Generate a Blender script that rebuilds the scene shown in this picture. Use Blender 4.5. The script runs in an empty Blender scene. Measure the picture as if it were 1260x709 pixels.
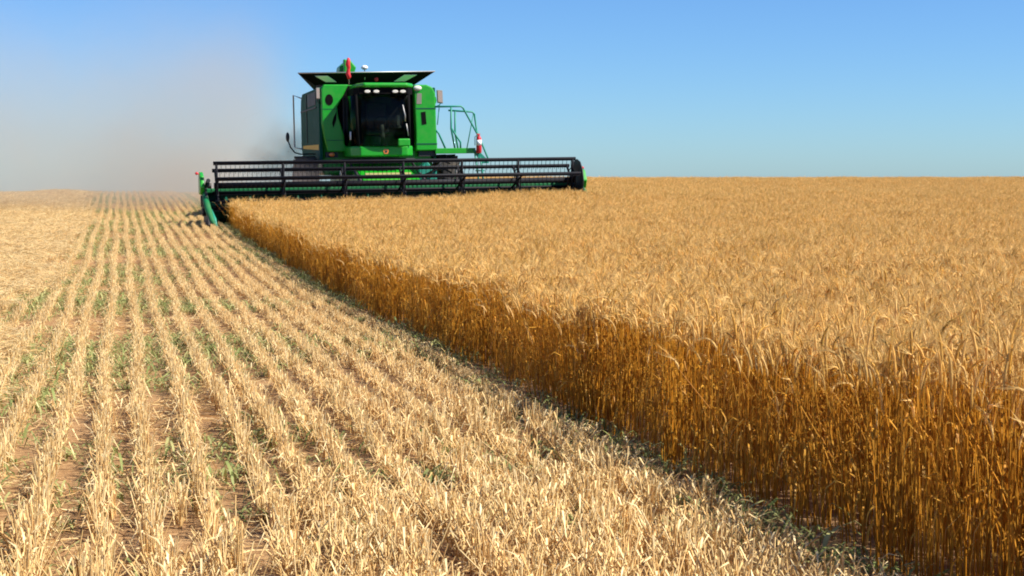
import bpy, bmesh, math, random
import numpy as np
from mathutils import Vector, Matrix, noise as mnoise

scene = bpy.context.scene
COL = scene.collection
R = math.radians

# ------------------------------------------------------------------ camera
CAM_H = 1.35
YAW, PITCH = R(15.34), R(4.655)
cam_d = bpy.data.cameras.new("camera")
cam_d.lens = 50.0
cam_d.sensor_width = 36.0
cam_d.clip_start = 0.05
cam_d.clip_end = 2000.0
cam = bpy.data.objects.new("camera", cam_d)
cam.location = (0, 0, CAM_H)
cam.rotation_euler = (math.pi / 2 - PITCH, 0, -YAW)
COL.objects.link(cam)
scene.camera = cam

# ------------------------------------------------------------------ sky, sun, exposure
SUN_EL = R(47.0)
SUN_AZ = R(121.0)          # clockwise from +Y (the row direction): from the right and behind the camera
world = bpy.data.worlds.new("World")
scene.world = world
world.use_nodes = True
wn = world.node_tree
bg = wn.nodes["Background"]
sky = wn.nodes.new("ShaderNodeTexSky")
sky.sky_type = 'NISHITA'
sky.sun_disc = False
sky.sun_elevation = SUN_EL
sky.sun_rotation = SUN_AZ
sky.altitude = 300.0
sky.air_density = 1.0
sky.dust_density = 0.2
sky.ozone_density = 2.5
wb = wn.nodes.new("ShaderNodeMix"); wb.data_type = 'RGBA'; wb.blend_type = 'MULTIPLY'      # clear, deep blue air
wb.inputs[0].default_value = 1.0
wb.inputs[7].default_value = (.60, .95, 1.43, 1)
wn.links.new(sky.outputs[0], wb.inputs[6])
wn.links.new(wb.outputs[2], bg.inputs[0])
bg.inputs[1].default_value = 0.057

sun_d = bpy.data.lights.new("sun", 'SUN')
sun_d.energy = 5.0
sun_d.angle = R(0.5)
sun_d.color = (1.0, 0.95, 0.86)
sun = bpy.data.objects.new("sun", sun_d)
sdir = Vector((math.sin(SUN_AZ) * math.cos(SUN_EL), math.cos(SUN_AZ) * math.cos(SUN_EL), math.sin(SUN_EL)))
sun.rotation_euler = sdir.to_track_quat('Z', 'Y').to_euler()
sun.location = (30, -10, 40)
COL.objects.link(sun)

vs = scene.view_settings
vs.view_transform = 'Standard'
vs.look = 'None'
vs.exposure = 0.85
vs.gamma = 1.0
vs.use_curve_mapping = False

cy = scene.cycles
cy.filter_width = 1.9
cy.max_bounces = 7
cy.diffuse_bounces = 4
cy.glossy_bounces = 3
cy.transmission_bounces = 5
cy.transparent_max_bounces = 8
cy.volume_bounces = 1
cy.volume_step_rate = 1.0
cy.volume_max_steps = 64

# ------------------------------------------------------------------ terrain
_PY = np.array([-60, -10, 0, 3, 6, 10, 14, 18, 22, 27, 31, 33.5, 38, 43, 48, 52, 57, 64, 80, 120, 400])
_PZ = np.array([0.0, 0.0, 0.02, .03, .02, -.02, -.06, -.06, -.02, .05, .16, .19, .13, .24, .41, .49, .49, .38, -.2, -3, -25])

def _smooth_profile():
    ys = np.arange(-60, 400, .5)
    z = np.interp(ys, _PY, _PZ)
    k = np.ones(9) / 9
    zp = np.pad(z, 4, mode='edge')
    return ys, np.convolve(zp, k, 'valid')
_TY, _TZ = _smooth_profile()

def terrain(x, y):
    """height of the field, numpy arrays or floats"""
    x = np.asarray(x, float); y = np.asarray(y, float)
    z = np.interp(y, _TY, _TZ)
    z = z + 0.012 * np.sin(x * .9 + y * .35) * np.sin(y * .23 + 1.3)
    z = z - 0.05 * np.clip((x - 10) / 12, 0, 1)
    z = z + (0.15 * np.clip((x - 2) / 9, 0, 1) - .07) * np.exp(-((y - 31) / 8.0) ** 2)   # side slope where the header stands
    z = z + 0.18 * np.exp(-((x + 2.0) / 1.3) ** 2 - ((y - 50) / 4.0) ** 2)   # straw hump on the crest
    return z

# ------------------------------------------------------------------ material helpers
def new_mat(name):
    m = bpy.data.materials.new(name)
    m.use_nodes = True
    return m, m.node_tree, m.node_tree.nodes["Principled BSDF"], m.node_tree.nodes["Material Output"]

def paint(name, col, rough=.4, spec=.5, metal=0.0, coat=0.0, dirt=.25, dirt_col=(.33, .25, .15), scale=3.0):
    """painted or metal surface with a thin film of field dust in its own pattern"""
    m, nt, b, out = new_mat(name)
    N = nt.nodes.new; Lk = nt.links.new
    tc = N("ShaderNodeTexCoord")
    n1 = N("ShaderNodeTexNoise"); n1.inputs["Scale"].default_value = scale; n1.inputs["Detail"].default_value = 6
    n1.inputs["Roughness"].default_value = .7
    Lk(tc.outputs["Object"], n1.inputs["Vector"])
    rmp = N("ShaderNodeMapRange"); rmp.inputs[1].default_value = .42; rmp.inputs[2].default_value = .75
    rmp.inputs[3].default_value = 0.0; rmp.inputs[4].default_value = dirt
    Lk(n1.outputs["Fac"], rmp.inputs[0])
    mx = N("ShaderNodeMix"); mx.data_type = 'RGBA'
    mx.inputs[6].default_value = (*col, 1); mx.inputs[7].default_value = (*dirt_col, 1)
    Lk(rmp.outputs[0], mx.inputs[0]); Lk(mx.outputs[2], b.inputs["Base Color"])
    r2 = N("ShaderNodeMapRange"); r2.inputs[3].default_value = rough; r2.inputs[4].default_value = min(1, rough + .35)
    Lk(n1.outputs["Fac"], r2.inputs[0]); Lk(r2.outputs[0], b.inputs["Roughness"])
    b.inputs["Metallic"].default_value = metal
    b.inputs["Specular IOR Level"].default_value = spec
    b.inputs["Coat Weight"].default_value = coat
    return m

def straw_mat(name, ca, cb, cc, transl=.25, rough=.55):
    """dry plant matter: colour varies by stalk (tint attribute) and by clump"""
    m, nt, b, out = new_mat(name)
    N = nt.nodes.new; Lk = nt.links.new
    at = N("ShaderNodeAttribute"); at.attribute_name = "tint"; at.attribute_type = 'GEOMETRY'
    sep = N("ShaderNodeSeparateColor"); Lk(at.outputs["Color"], sep.inputs[0])
    oi = N("ShaderNodeObjectInfo")
    rp = N("ShaderNodeValToRGB")
    rp.color_ramp.elements[0].position = 0.0; rp.color_ramp.elements[0].color = (*ca, 1)
    rp.color_ramp.elements[1].position = 1.0; rp.color_ramp.elements[1].color = (*cc, 1)
    e = rp.color_ramp.elements.new(.5); e.color = (*cb, 1)
    Lk(sep.outputs[0], rp.inputs[0])
    hsv = N("ShaderNodeHueSaturation")
    mv = N("ShaderNodeMath"); mv.operation = 'MULTIPLY_ADD'; mv.inputs[1].default_value = .45; mv.inputs[2].default_value = .63
    Lk(sep.outputs[1], mv.inputs[0])
    mo = N("ShaderNodeMath"); mo.operation = 'MULTIPLY_ADD'; mo.inputs[1].default_value = .16
    Lk(oi.outputs["Random"], mo.inputs[0]); Lk(mv.outputs[0], mo.inputs[2])
    Lk(mo.outputs[0], hsv.inputs["Value"]); Lk(rp.outputs[0], hsv.inputs["Color"])
    Lk(hsv.outputs[0], b.inputs["Base Color"])
    b.inputs["Roughness"].default_value = rough
    b.inputs["Specular IOR Level"].default_value = .25
    tr = N("ShaderNodeBsdfTranslucent"); Lk(hsv.outputs[0], tr.inputs[0])
    mx = N("ShaderNodeMixShader"); mx.inputs[0].default_value = transl
    Lk(b.outputs[0], mx.inputs[1]); Lk(tr.outputs[0], mx.inputs[2]); Lk(mx.outputs[0], out.inputs[0])
    return m

M = {}
M['green'] = paint("green_paint", (.001, .29, .006), .30, .4, coat=.25, dirt=.09, scale=6)
M['green_dark'] = paint("dark_green_panel", (.004, .075, .046), .5, .15, dirt=.03)
M['matt_black'] = paint("matt_black", (.003, .003, .0035), .75, .1, dirt=.015)
M['rail'] = paint("rail_green_haze", (.005, .22, .145), .35, dirt=.06)  # same green as the body, with the bluish haze put into the colour
M['green_shade'] = paint("green_in_shade", (.003, .14, .042), .45, .3, dirt=.10)  # body green again, darkened for the shade on the header
M['black'] = paint("black_paint", (.010, .011, .014), .4, dirt=.08)
M['reel'] = paint("reel_paint", (.006, .006, .009), .5, .22, dirt=.025)
M['rubber'] = paint("tyre_rubber", (.016, .016, .017), .75, .3, dirt=.22)
M['steel'] = paint("bare_steel", (.45, .44, .42), .35, metal=.8, dirt=.3)
M['yellow'] = paint("yellow_paint", (.62, .50, .20), .5, dirt=.3)
M['stripe'] = paint("stripe_yellow", (.75, .45, .03), .4, dirt=.15)
M['red'] = paint("red_paint", (.55, .010, .018), .4, dirt=.05)
M['white'] = paint("white_plastic", (.82, .82, .80), .3, dirt=.05)
M['lamp_or_glint'] = paint("lamp_lens_or_glint", (.68, .65, .56), .12, .8, dirt=.05)
M['amber'] = paint("amber_lens", (.85, .22, .04), .2, .7, dirt=.05)
M['grey'] = paint("grey_plastic", (.20, .19, .16), .5, dirt=.2)
M['mirror'] = paint("mirror_glass", (.50, .38, .30), .2, metal=.4, dirt=.25)  # beige base colour stands for what the mirrors reflect
M['seat'] = paint("seat_fabric", (.10, .10, .105), .9, dirt=.1)

def glass_mat():
    m, nt, b, out = new_mat("tinted_glass")
    N = nt.nodes.new; Lk = nt.links.new
    nt.nodes.remove(b)
    t = N("ShaderNodeBsdfTransparent"); t.inputs[0].default_value = (.55, .60, .58, 1)
    g = N("ShaderNodeBsdfGlossy"); g.inputs["Roughness"].default_value = .03; g.inputs[0].default_value = (.8, .85, .85, 1)
    f = N("ShaderNodeFresnel"); f.inputs[0].default_value = 1.22
    mx = N("ShaderNodeMixShader"); Lk(f.outputs[0], mx.inputs[0]); Lk(t.outputs[0], mx.inputs[1]); Lk(g.outputs[0], mx.inputs[2])
    Lk(mx.outputs[0], out.inputs[0])
    return m
M['glass'] = glass_mat()

M['wheat'] = straw_mat("ripe_wheat", (.56, .225, .013), (.72, .38, .050), (.87, .59, .22), .30)
M['stubble'] = straw_mat("cut_straw", (.52, .25, .075), (.84, .57, .235), (.92, .73, .39), .15)
M['weed'] = straw_mat("green_weed", (.18, .22, .055), (.29, .32, .10), (.42, .39, .15), .25)

# ------------------------------------------------------------------ ground
def ground_mat():
    m, nt, b, out = new_mat("field_soil")
    N = nt.nodes.new; Lk = nt.links.new
    tc = N("ShaderNodeTexCoord")
    big = N("ShaderNodeTexNoise"); big.inputs["Scale"].default_value = .9; big.inputs["Detail"].default_value = 5
    fine = N("ShaderNodeTexNoise"); fine.inputs["Scale"].default_value = 26; fine.inputs["Detail"].default_value = 8; fine.inputs["Roughness"].default_value = .75
    chaff = N("ShaderNodeTexVoronoi"); chaff.inputs["Scale"].default_value = 70
    for t in (big, fine, chaff): Lk(tc.outputs["Object"], t.inputs["Vector"])
    r1 = N("ShaderNodeValToRGB")
    r1.color_ramp.elements[0].position = .3; r1.color_ramp.elements[0].color = (.19, .088, .034, 1)
    r1.color_ramp.elements[1].position = .72; r1.color_ramp.elements[1].color = (.52, .32, .15, 1)
    Lk(fine.outputs["Fac"], r1.inputs[0])
    mr = N("ShaderNodeMapRange"); mr.inputs[1].default_value = .40; mr.inputs[2].default_value = .68; mr.inputs[4].default_value = .75
    Lk(big.outputs["Fac"], mr.inputs[0])
    lt = N("ShaderNodeMath"); lt.operation = 'LESS_THAN'; lt.inputs[1].default_value = .32
    Lk(chaff.outputs["Distance"], lt.inputs[0])
    ml = N("ShaderNodeMath"); ml.operation = 'MULTIPLY'; Lk(lt.outputs[0], ml.inputs[0]); Lk(mr.outputs[0], ml.inputs[1])
    mx = N("ShaderNodeMix"); mx.data_type = 'RGBA'; mx.inputs[7].default_value = (.62, .42, .20, 1)
    Lk(ml.outputs[0], mx.inputs[0]); Lk(r1.outputs[0], mx.inputs[6]); Lk(mx.outputs[2], b.inputs["Base Color"])
    b.inputs["Roughness"].default_value = 1.0
    b.inputs["Specular IOR Level"].default_value = .1
    bp = N("ShaderNodeBump"); bp.inputs["Strength"].default_value = .6; bp.inputs["Distance"].default_value = .03
    Lk(fine.outputs["Fac"], bp.inputs["Height"]); Lk(bp.outputs[0], b.inputs["Normal"])
    return m

def make_ground():
    xs = np.unique(np.concatenate([np.arange(-400, -20, 20), np.arange(-20, 50, .5), np.arange(50, 401, 20)]))
    ys = np.unique(np.concatenate([np.arange(-60, -4, 4), np.arange(-4, 75, .4), np.arange(75, 397, 8)]))
    X, Y = np.meshgrid(xs, ys)
    Z = terrain(X, Y)
    v = np.stack([X.ravel(), Y.ravel(), Z.ravel()], 1)
    nx, ny = len(xs), len(ys)
    i, j = np.meshgrid(np.arange(nx - 1), np.arange(ny - 1))
    a = (j * nx + i).ravel()
    f = np.stack([a, a + 1, a + 1 + nx, a + nx], 1)
    me = bpy.data.meshes.new("ground")
    me.from_pydata(v.tolist(), [], f.tolist())
    me.polygons.foreach_set("use_smooth", [True] * len(f))
    me.materials.append(ground_mat())
    o = bpy.data.objects.new("ground", me); COL.objects.link(o)
    o["kind"] = "structure"; o["label"] = "brown soil of the harvested grain field"
    return o
make_ground()

# ------------------------------------------------------------------ plant generators (numpy)
class Bag:
    def __init__(s): s.v = []; s.f = []; s.t = []
    def add(s, verts, faces, tint):
        o = len(s.v)
        s.v.extend(verts); s.f.extend([tuple(i + o for i in q) for q in faces]); s.t.extend([tint] * len(verts))
    def tube(s, pts, rad, sides, tint, phase=0.0):
        verts = []; n = len(pts)
        for k in range(n):
            p = pts[k]
            d = (pts[min(k + 1, n - 1)] - pts[max(k - 1, 0)]).normalized()
            a = d.orthogonal().normalized(); b = d.cross(a)
            for q in range(sides):
                an = 2 * math.pi * q / sides + phase
                verts.append(tuple(p + (a * math.cos(an) + b * math.sin(an)) * rad[k]))
        faces = [(k * sides + q, k * sides + (q + 1) % sides, (k + 1) * sides + (q + 1) % sides, (k + 1) * sides + q)
                 for k in range(n - 1) for q in range(sides)]
        s.add(verts, faces, tint)
    def ribbon(s, pts, wid, side, tint):
        verts = []
        for p, w in zip(pts, wid):
            verts.append(tuple(p - side * w)); verts.append(tuple(p + side * w))
        faces = [(2 * k, 2 * k + 1, 2 * k + 3, 2 * k + 2) for k in range(len(pts) - 1)]
        s.add(verts, faces, tint)
    def mesh(s, name, mat):
        me = bpy.data.meshes.new(name)
        me.from_pydata(s.v, [], s.f)
        ca = me.color_attributes.new("tint", 'FLOAT_COLOR', 'POINT')
        ca.data.foreach_set("color", np.array([(t[0], t[1], 0, 1) for t in s.t], dtype=np.float32).ravel())
        me.polygons.foreach_set("use_smooth", [True] * len(me.polygons))
        me.materials.append(mat)
        return me

def wheat_tuft(seed, n=42, size=.25, edge=False):
    rg = random.Random(seed); b = Bag()
    for _ in range(n):
        g = rg.random()
        x0, y0 = rg.uniform(-size / 2, size / 2), rg.uniform(-size / 2, size / 2)
        h = min(.63, max(.42, rg.gauss(.565, .03)))
        if rg.random() < .06: h *= rg.uniform(.7, .92)
        az = rg.uniform(0, 2 * math.pi); ln = abs(rg.gauss(0, .05)) + (rg.random() < .06) * rg.uniform(.1, .3)
        dv = Vector((math.cos(az), math.sin(az), 0))
        base = Vector((x0, y0, -.02))
        pts = [base + Vector((0, 0, h * t)) + dv * (ln * t * t) for t in (0, .33, .7, 1)]
        b.tube(pts, [.0026, .0024, .0020, .0014], 3, (rg.uniform(0, .42), g))
        # nodding ear
        tip = pts[-1]; d = (pts[-1] - pts[-2]).normalized()
        eaz = rg.gauss(az, 1.0); ed = Vector((math.cos(eaz), math.sin(eaz), 0))
        nod = rg.uniform(.15, 1.0) if rg.random() < .6 else rg.uniform(1.0, 1.9)
        el = rg.uniform(.06, .095); ns = 6
        ep = [tip.copy()]; dirs = []
        for k in range(ns):
            a = nod * (k + 1) / ns
            dd = (Vector((0, 0, 1)) * math.cos(a) + ed * math.sin(a)).normalized()
            dirs.append(dd); ep.append(ep[-1] + dd * el / ns)
        er = rg.uniform(.0040, .0058)
        et = (rg.uniform(.55, 1), g)
        b.tube(ep, [.0016, er * .8, er, er * .72, er * .95, er * .7, .001], 4, et)
        sd = Vector((-ed.y, ed.x, 0))
        for k in range(1, ns + 1):
            for sgn in (-1, 1):
                dd = dirs[min(k, ns - 1)]
                out = (sd * sgn * rg.uniform(.2, .5) + dd + Vector((rg.gauss(0, .12), rg.gauss(0, .12), rg.gauss(0, .1)))).normalized()
                L = rg.uniform(.045, .085)
                p = ep[k]; w = sd.cross(out).normalized() * .0009
                b.add([tuple(p - w), tuple(p + w), tuple(p + out * L)], [(0, 1, 2)], (min(1, et[0] + .1), g))
        # dry leaves
        for _l in range(rg.choice((0, 1, 1, 2))):
            t = rg.uniform(.22, .85); k0 = base + Vector((0, 0, h * t)) + dv * (ln * t * t)
            la = rg.uniform(0, 2 * math.pi); lv = Vector((math.cos(la), math.sin(la), 0)); L = rg.uniform(.08, .2)
            up = rg.uniform(.1, .7); dr = rg.uniform(.4, 1.3)
            lp = [k0, k0 + lv * L * .3 + Vector((0, 0, L * .35 * up)), k0 + lv * L * .55 + Vector((0, 0, L * (.25 * up - .25 * dr))),
                  k0 + lv * L * .65 + Vector((0, 0, -L * .7 * dr))]
            sv = (Vector((-lv.y, lv.x, 0)) + Vector((0, 0, rg.uniform(-.6, .6)))).normalized()
            b.ribbon(lp, [.0022, .0038, .003, .0006], sv, (rg.uniform(.05, .6), rg.random()))
    return b.mesh("wheat_tuft", M['wheat'])

def stubble_clump(seed, wide=1.0, L=.25):
    rg = random.Random(seed); b = Bag()
    nroots = 13
    for r in range(nroots):
        ry = (r + .5) / nroots * L - L / 2 + rg.uniform(-.01, .01); rx = rg.gauss(0, .007 * wide)
        for k in range(rg.choice((2, 3, 4, 4, 5))):
            h = min(.22, max(.05, rg.gauss(.145, .03)))
            az = rg.uniform(0, 2 * math.pi); ln = abs(rg.gauss(0, .17 * wide))
            dv = Vector((math.cos(az), math.sin(az) * 1.1, 0))
            p0 = Vector((rx + rg.gauss(0, .006 * wide), ry + rg.gauss(0, .008), -.01))
            p1 = p0 + Vector((0, 0, h * .5)) + dv * h * ln * .45
            p2 = p0 + Vector((0, 0, h)) + dv * h * ln
            rr = rg.uniform(.0017, .0027)
            t = (min(1, max(0, rg.gauss(.62, .22))), rg.random())
            b.tube([p0, p1, p2], [rr * 1.2, rr, rr], 3, t, rg.uniform(0, 2))
            if rg.random() < .3 + .2 * wide:       # torn leaf sheath
                la = rg.uniform(0, 2 * math.pi); lv = Vector((math.cos(la), math.sin(la), 0)); s = rg.uniform(.03, .09)
                q = p0.lerp(p2, rg.uniform(.35, .95))
                b.ribbon([q, q + lv * s * .4 + Vector((0, 0, s * .45)), q + lv * s * .9 + Vector((0, 0, s * rg.uniform(-.5, .6)))],
                         [.002, .0034, .0008], Vector((-lv.y, lv.x, rg.uniform(-.4, .4))).normalized(), (rg.uniform(.3, 1), rg.random()))
    return b.mesh("stubble_clump", M['stubble'])

def litter_patch(seed, tone=.50, n=40, size=.4, thick=.03, lmin=.05, lmax=.22):
    rg = random.Random(seed); b = Bag()
    for _ in range(n):
        az = rg.gauss(math.pi / 2, .9) if rg.random() < .5 else rg.uniform(0, math.pi)
        L = rg.uniform(lmin, lmax); ti = rg.gauss(0, .14)
        d = Vector((math.cos(az) * math.cos(ti), math.sin(az) * math.cos(ti), math.sin(ti)))
        c = Vector((rg.uniform(-size / 2, size / 2), rg.uniform(-size / 2, size / 2), rg.uniform(.004, thick) + abs(d.z) * L / 2))
        bend = Vector((rg.gauss(0, .02), rg.gauss(0, .02), rg.gauss(0, .008)))
        t = (min(1, max(0, rg.gauss(tone, .27))), rg.random())
        if rg.random() < .65:
            rr = rg.uniform(.0014, .0024)
            b.tube([c - d * L / 2, c + bend, c + d * L / 2], [rr, rr, rr], 3, t)
        else:
            sv = d.cross(Vector((rg.uniform(-.5, .5), rg.uniform(-.5, .5), 1))).normalized()
            b.ribbon([c - d * L / 2, c + bend, c + d * L / 2], [.0012, rg.uniform(.002, .0045), .0008], sv, t)
    return b.mesh("straw_patch", M['stubble'])

def weed_tuft(seed):
    rg = random.Random(seed); b = Bag()
    for _ in range(16):
        x, y = rg.gauss(0, .045), rg.gauss(0, .06)
        az = rg.uniform(0, 2 * math.pi); lv = Vector((math.cos(az), math.sin(az), 0)); L = rg.uniform(.04, .11)
        p = Vector((x, y, 0)); up = rg.uniform(.4, 1.1)
        pts = [p, p + lv * L * .3 + Vector((0, 0, L * .55 * up)), p + lv * L * .7 + Vector((0, 0, L * .75 * up)), p + lv * L + Vector((0, 0, L * .5 * up))]
        w = rg.uniform(.002, .006)
        b.ribbon(pts, [w * .5, w, w * .9, .0005], Vector((-lv.y, lv.x, rg.uniform(-.3, .3))).normalized(), (rg.random(), rg.random()))
    return b.mesh("weed_tuft", M['weed'])

def scatter(name, label, meshes, pos, rot, scl, idx):
    """one object that stands an uncountable number of plants on the field"""
    lib = bpy.data.collections.new(name + "_source")
    for i, me in enumerate(meshes):
        o = bpy.data.objects.new("%s_source_%02d" % (name, i), me); lib.objects.link(o)
    me = bpy.data.meshes.new(name)
    n = len(pos)
    me.vertices.add(n)
    me.vertices.foreach_set("co", np.asarray(pos, np.float32).ravel())
    a = me.attributes.new("rot", 'FLOAT_VECTOR', 'POINT'); a.data.foreach_set("vector", np.asarray(rot, np.float32).ravel())
    a = me.attributes.new("scl", 'FLOAT_VECTOR', 'POINT'); a.data.foreach_set("vector", np.asarray(scl, np.float32).ravel())
    a = me.attributes.new("idx", 'INT', 'POINT'); a.data.foreach_set("value", np.asarray(idx, np.int32))
    o = bpy.data.objects.new(name, me); COL.objects.link(o)
    o["kind"] = "stuff"; o["label"] = label
    ng = bpy.data.node_groups.new(name + "_scatter", 'GeometryNodeTree')
    ng.interface.new_socket("Geometry", in_out='INPUT', socket_type='NodeSocketGeometry')
    ng.interface.new_socket("Geometry", in_out='OUTPUT', socket_type='NodeSocketGeometry')
    N = ng.nodes.new; Lk = ng.links.new
    gi, go = N("NodeGroupInput"), N("NodeGroupOutput")
    iop = N("GeometryNodeInstanceOnPoints"); ci = N("GeometryNodeCollectionInfo")
    ci.inputs["Collection"].default_value = lib
    ci.inputs["Separate Children"].default_value = True
    ci.inputs["Reset Children"].default_value = True
    def attr(nm, ty):
        q = N("GeometryNodeInputNamedAttribute"); q.data_type = ty; q.inputs["Name"].default_value = nm; return q
    ar, asn, ai = attr("rot", 'FLOAT_VECTOR'), attr("scl", 'FLOAT_VECTOR'), attr("idx", 'INT')
    e2r = N("FunctionNodeEulerToRotation")
    Lk(ar.outputs["Attribute"], e2r.inputs[0])
    Lk(gi.outputs[0], iop.inputs["Points"]); Lk(ci.outputs[0], iop.inputs["Instance"])
    iop.inputs["Pick Instance"].default_value = True
    Lk(ai.outputs["Attribute"], iop.inputs["Instance Index"])
    Lk(e2r.outputs[0], iop.inputs["Rotation"]); Lk(asn.outputs["Attribute"], iop.inputs["Scale"])
    Lk(iop.outputs[0], go.inputs[0])
    md = o.modifiers.new("scatter", 'NODES'); md.node_group = ng
    return o

def vnoise(x, y, s, seed=0):
    return np.array([mnoise.noise(Vector((a * s, b * s, seed * 7.3))) for a, b in zip(x, y)])

EDGE_X = 2.38          # cut face of the standing crop
HEAD_Y = 33.05         # where the header is cutting
HEAD_X1 = 10.95        # far end of the header
rng = np.random.default_rng(11)

def tilt_of(x, y):
    e = .4
    return np.arctan((terrain(x, y + e) - terrain(x, y - e)) / (2 * e))

def plant_wheat():
    tufts = [wheat_tuft(100 + i) for i in range(10)]
    c = .25
    gx, gy = np.meshgrid(np.arange(EDGE_X + c / 2, 48, c), np.arange(.6, 63, c))
    x, y = gx.ravel(), gy.ravel()
    keep = (x < y * math.tan(R(35.2)) + 3.5) & ~((y > HEAD_Y) & (x < HEAD_X1))
    x, y = x[keep], y[keep]
    first = x < EDGE_X + c
    x = x + np.where(first, rng.uniform(-.01, .03, len(x)), rng.uniform(-.06, .06, len(x))) + np.where(first, .035 * np.sin(y * 1.7) + .03 * np.sin(y * 4.1), 0); y = y + rng.uniform(-.06, .06, len(y))
    n = len(x)
    n0 = len(x)
    sx = EDGE_X - np.abs(rng.normal(0, .03, 16)); sy = rng.uniform(6, 30, 16)
    x = np.concatenate([x, sx + .10]); y = np.concatenate([y, sy]); n = len(x)
    z = terrain(x, y)
    hs = 1.0 - .10 * np.exp(-((y - 31) / 6) ** 2) * np.clip((9 - x) / 5, 0, 1) + .07 * vnoise(x, y, .35) + .05 * vnoise(x, y, 1.3, 2) + rng.normal(0, .03, n)
    rot = np.zeros((n, 3)); rot[:, 2] = rng.uniform(0, 2 * math.pi, n)
    rot[:, 0] = rng.normal(0, .04, n); rot[:, 1] = rng.normal(0, .04, n)
    rot[n0:, 1] = -rng.uniform(.05, .22, n - n0); rot[n0:, 2] = rng.normal(0, .5, n - n0)     # clumps that lean out over the stubble
    hs = hs * np.interp(y, [3.0, 3.4, 4.6, 6.7, 10], [1.34, 1.30, 1.17, 1.02, 1.0])     # taller growth at the near end
    wx = np.ones(n); wx[n0:] = .9
    scl = np.stack([wx, wx, hs], 1)
    scatter("wheat_crop", "tall ripe golden wheat still standing right of the cut edge", tufts,
            np.stack([x, y, z], 1), rot, scl, rng.integers(0, len(tufts), n))
plant_wheat()

def plant_stubble():
    clumps = [stubble_clump(300 + i) for i in range(8)] + [stubble_clump(330 + i, 2.4) for i in range(8)]
    dx, dy = .205, .23
    gx, gy = np.meshgrid(np.arange(EDGE_X - .24, -10, -dx), np.arange(.9, 62, dy))
    x, y = gx.ravel(), gy.ravel()
    keep = x > y * math.tan(R(-4.6)) - 3.0
    x, y = x[keep], y[keep]
    g2x, g2y = np.meshgrid(np.arange(EDGE_X + .1, HEAD_X1, dx), np.arange(HEAD_Y + 1.2, 62, dy))
    x = np.concatenate([x, g2x.ravel()]); y = np.concatenate([y, g2y.ravel()])
    keep = rng.random(len(x)) > np.where(x < -.8, .35, .03)
    x, y = x[keep], y[keep]
    n = len(x)
    row = np.round(x / dx)
    jumble = np.clip((6.0 - y) / 1.0, 0, 1) * .8 + np.clip((x - 1.1) / .8, 0, 1) * np.clip((9.0 - y) / 3, 0, 1) * .5
    jumble = np.clip(jumble, 0, 1)
    extra = (rng.random(n) < jumble * .8 * np.clip(.55 + 1.6 * vnoise(x, y, 1.1, 31), 0, 1))
    x = np.concatenate([x, x[extra] + rng.uniform(-.1, .1, extra.sum())]); y = np.concatenate([y, y[extra] + rng.uniform(-.1, .1, extra.sum())])
    row = np.concatenate([row, row[extra]]); jumble = np.concatenate([jumble, jumble[extra]]); n = len(x)
    x = x + rng.normal(0, .028, n) * jumble
    x = x + .018 * np.sin(y * .6 + row * 1.9) + rng.normal(0, .007, n)
    y = y + rng.uniform(-.03, .03, n)
    rot = np.zeros((n, 3)); rot[:, 2] = np.where(rng.random(n) < .5, 0, math.pi) + rng.normal(0, .06, n)
    rot[:, 0] = np.where(np.cos(rot[:, 2]) > 0, 1, -1) * tilt_of(x, y)
    hs = (1.0 + .22 * vnoise(x, y, .8, 5) + rng.normal(0, .08, n)) * np.interp(y, [5, 8, 14], [1.0, .80, .70]) * np.where(x > EDGE_X - .40, .7, 1)
    pw = np.clip(1.1 - (y - 4.0) / 2.2 + .5 * (x - .6), .06, .95) * np.where(y < 9, 1, np.clip((13 - y) / 4, .2, 1))
    idx = rng.integers(0, 8, n) + 8 * (rng.random(n) < pw)
    scatter("stubble", "pale cut wheat stubble in straight drilled rows", clumps,
            np.stack([x, y, terrain(x, y)], 1), rot, np.stack([np.ones(n), np.ones(n) * 1.02, hs], 1), idx)
plant_stubble()

def scatter_litter():
    pats = [litter_patch(500 + i, n=34) for i in range(6)] + [litter_patch(600 + i, .66, n=140, thick=.10, lmin=.08, lmax=.30) for i in range(6)]
    c = .36
    gx, gy = np.meshgrid(np.arange(-10, EDGE_X + .3, c), np.arange(.8, 60, c))
    x, y = gx.ravel(), gy.ravel()
    keep = x > y * math.tan(R(-4.6)) - 3.0
    x, y = x[keep], y[keep]
    x = x + rng.uniform(-.12, .12, len(x)); y = y + rng.uniform(-.12, .12, len(y))
    wn_ = vnoise(x, y, .5, 8)
    wind = x < -.95 + .25 * wn_ + .12 * np.sin(y * .8)               # the chopped straw band left of the rows
    dens = np.where(wind, 1.0, np.clip(np.interp(y, [4.8, 7], [.95, .52]) + .5 * wn_, .15, 1)) * np.where(x > EDGE_X - .28, .12, 1)
    keep = rng.random(len(x)) < dens
    x, y, wind = x[keep], y[keep], wind[keep]
    # the straw band is laid twice
    ex = x[wind] + rng.uniform(-.15, .15, wind.sum()); ey = y[wind] + rng.uniform(-.15, .15, wind.sum())
    x = np.concatenate([x, ex]); y = np.concatenate([y, ey]); wind = np.concatenate([wind, np.ones(len(ex), bool)])
    n = len(x)
    idx = np.where(wind, 6 + rng.integers(0, 6, n), rng.integers(0, 6, n))
    rot = np.zeros((n, 3)); rot[:, 2] = np.where(rng.random(n) < .5, 0, math.pi) + rng.normal(0, .4, n)
    rot[:, 0] = np.where(np.cos(rot[:, 2]) > 0, 1, -1) * tilt_of(x, y)
    scatter("straw_litter", "loose chopped straw lying between and over the rows", pats,
            np.stack([x, y, terrain(x, y)], 1), rot, np.ones((n, 3)), idx)
scatter_litter()

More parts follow.
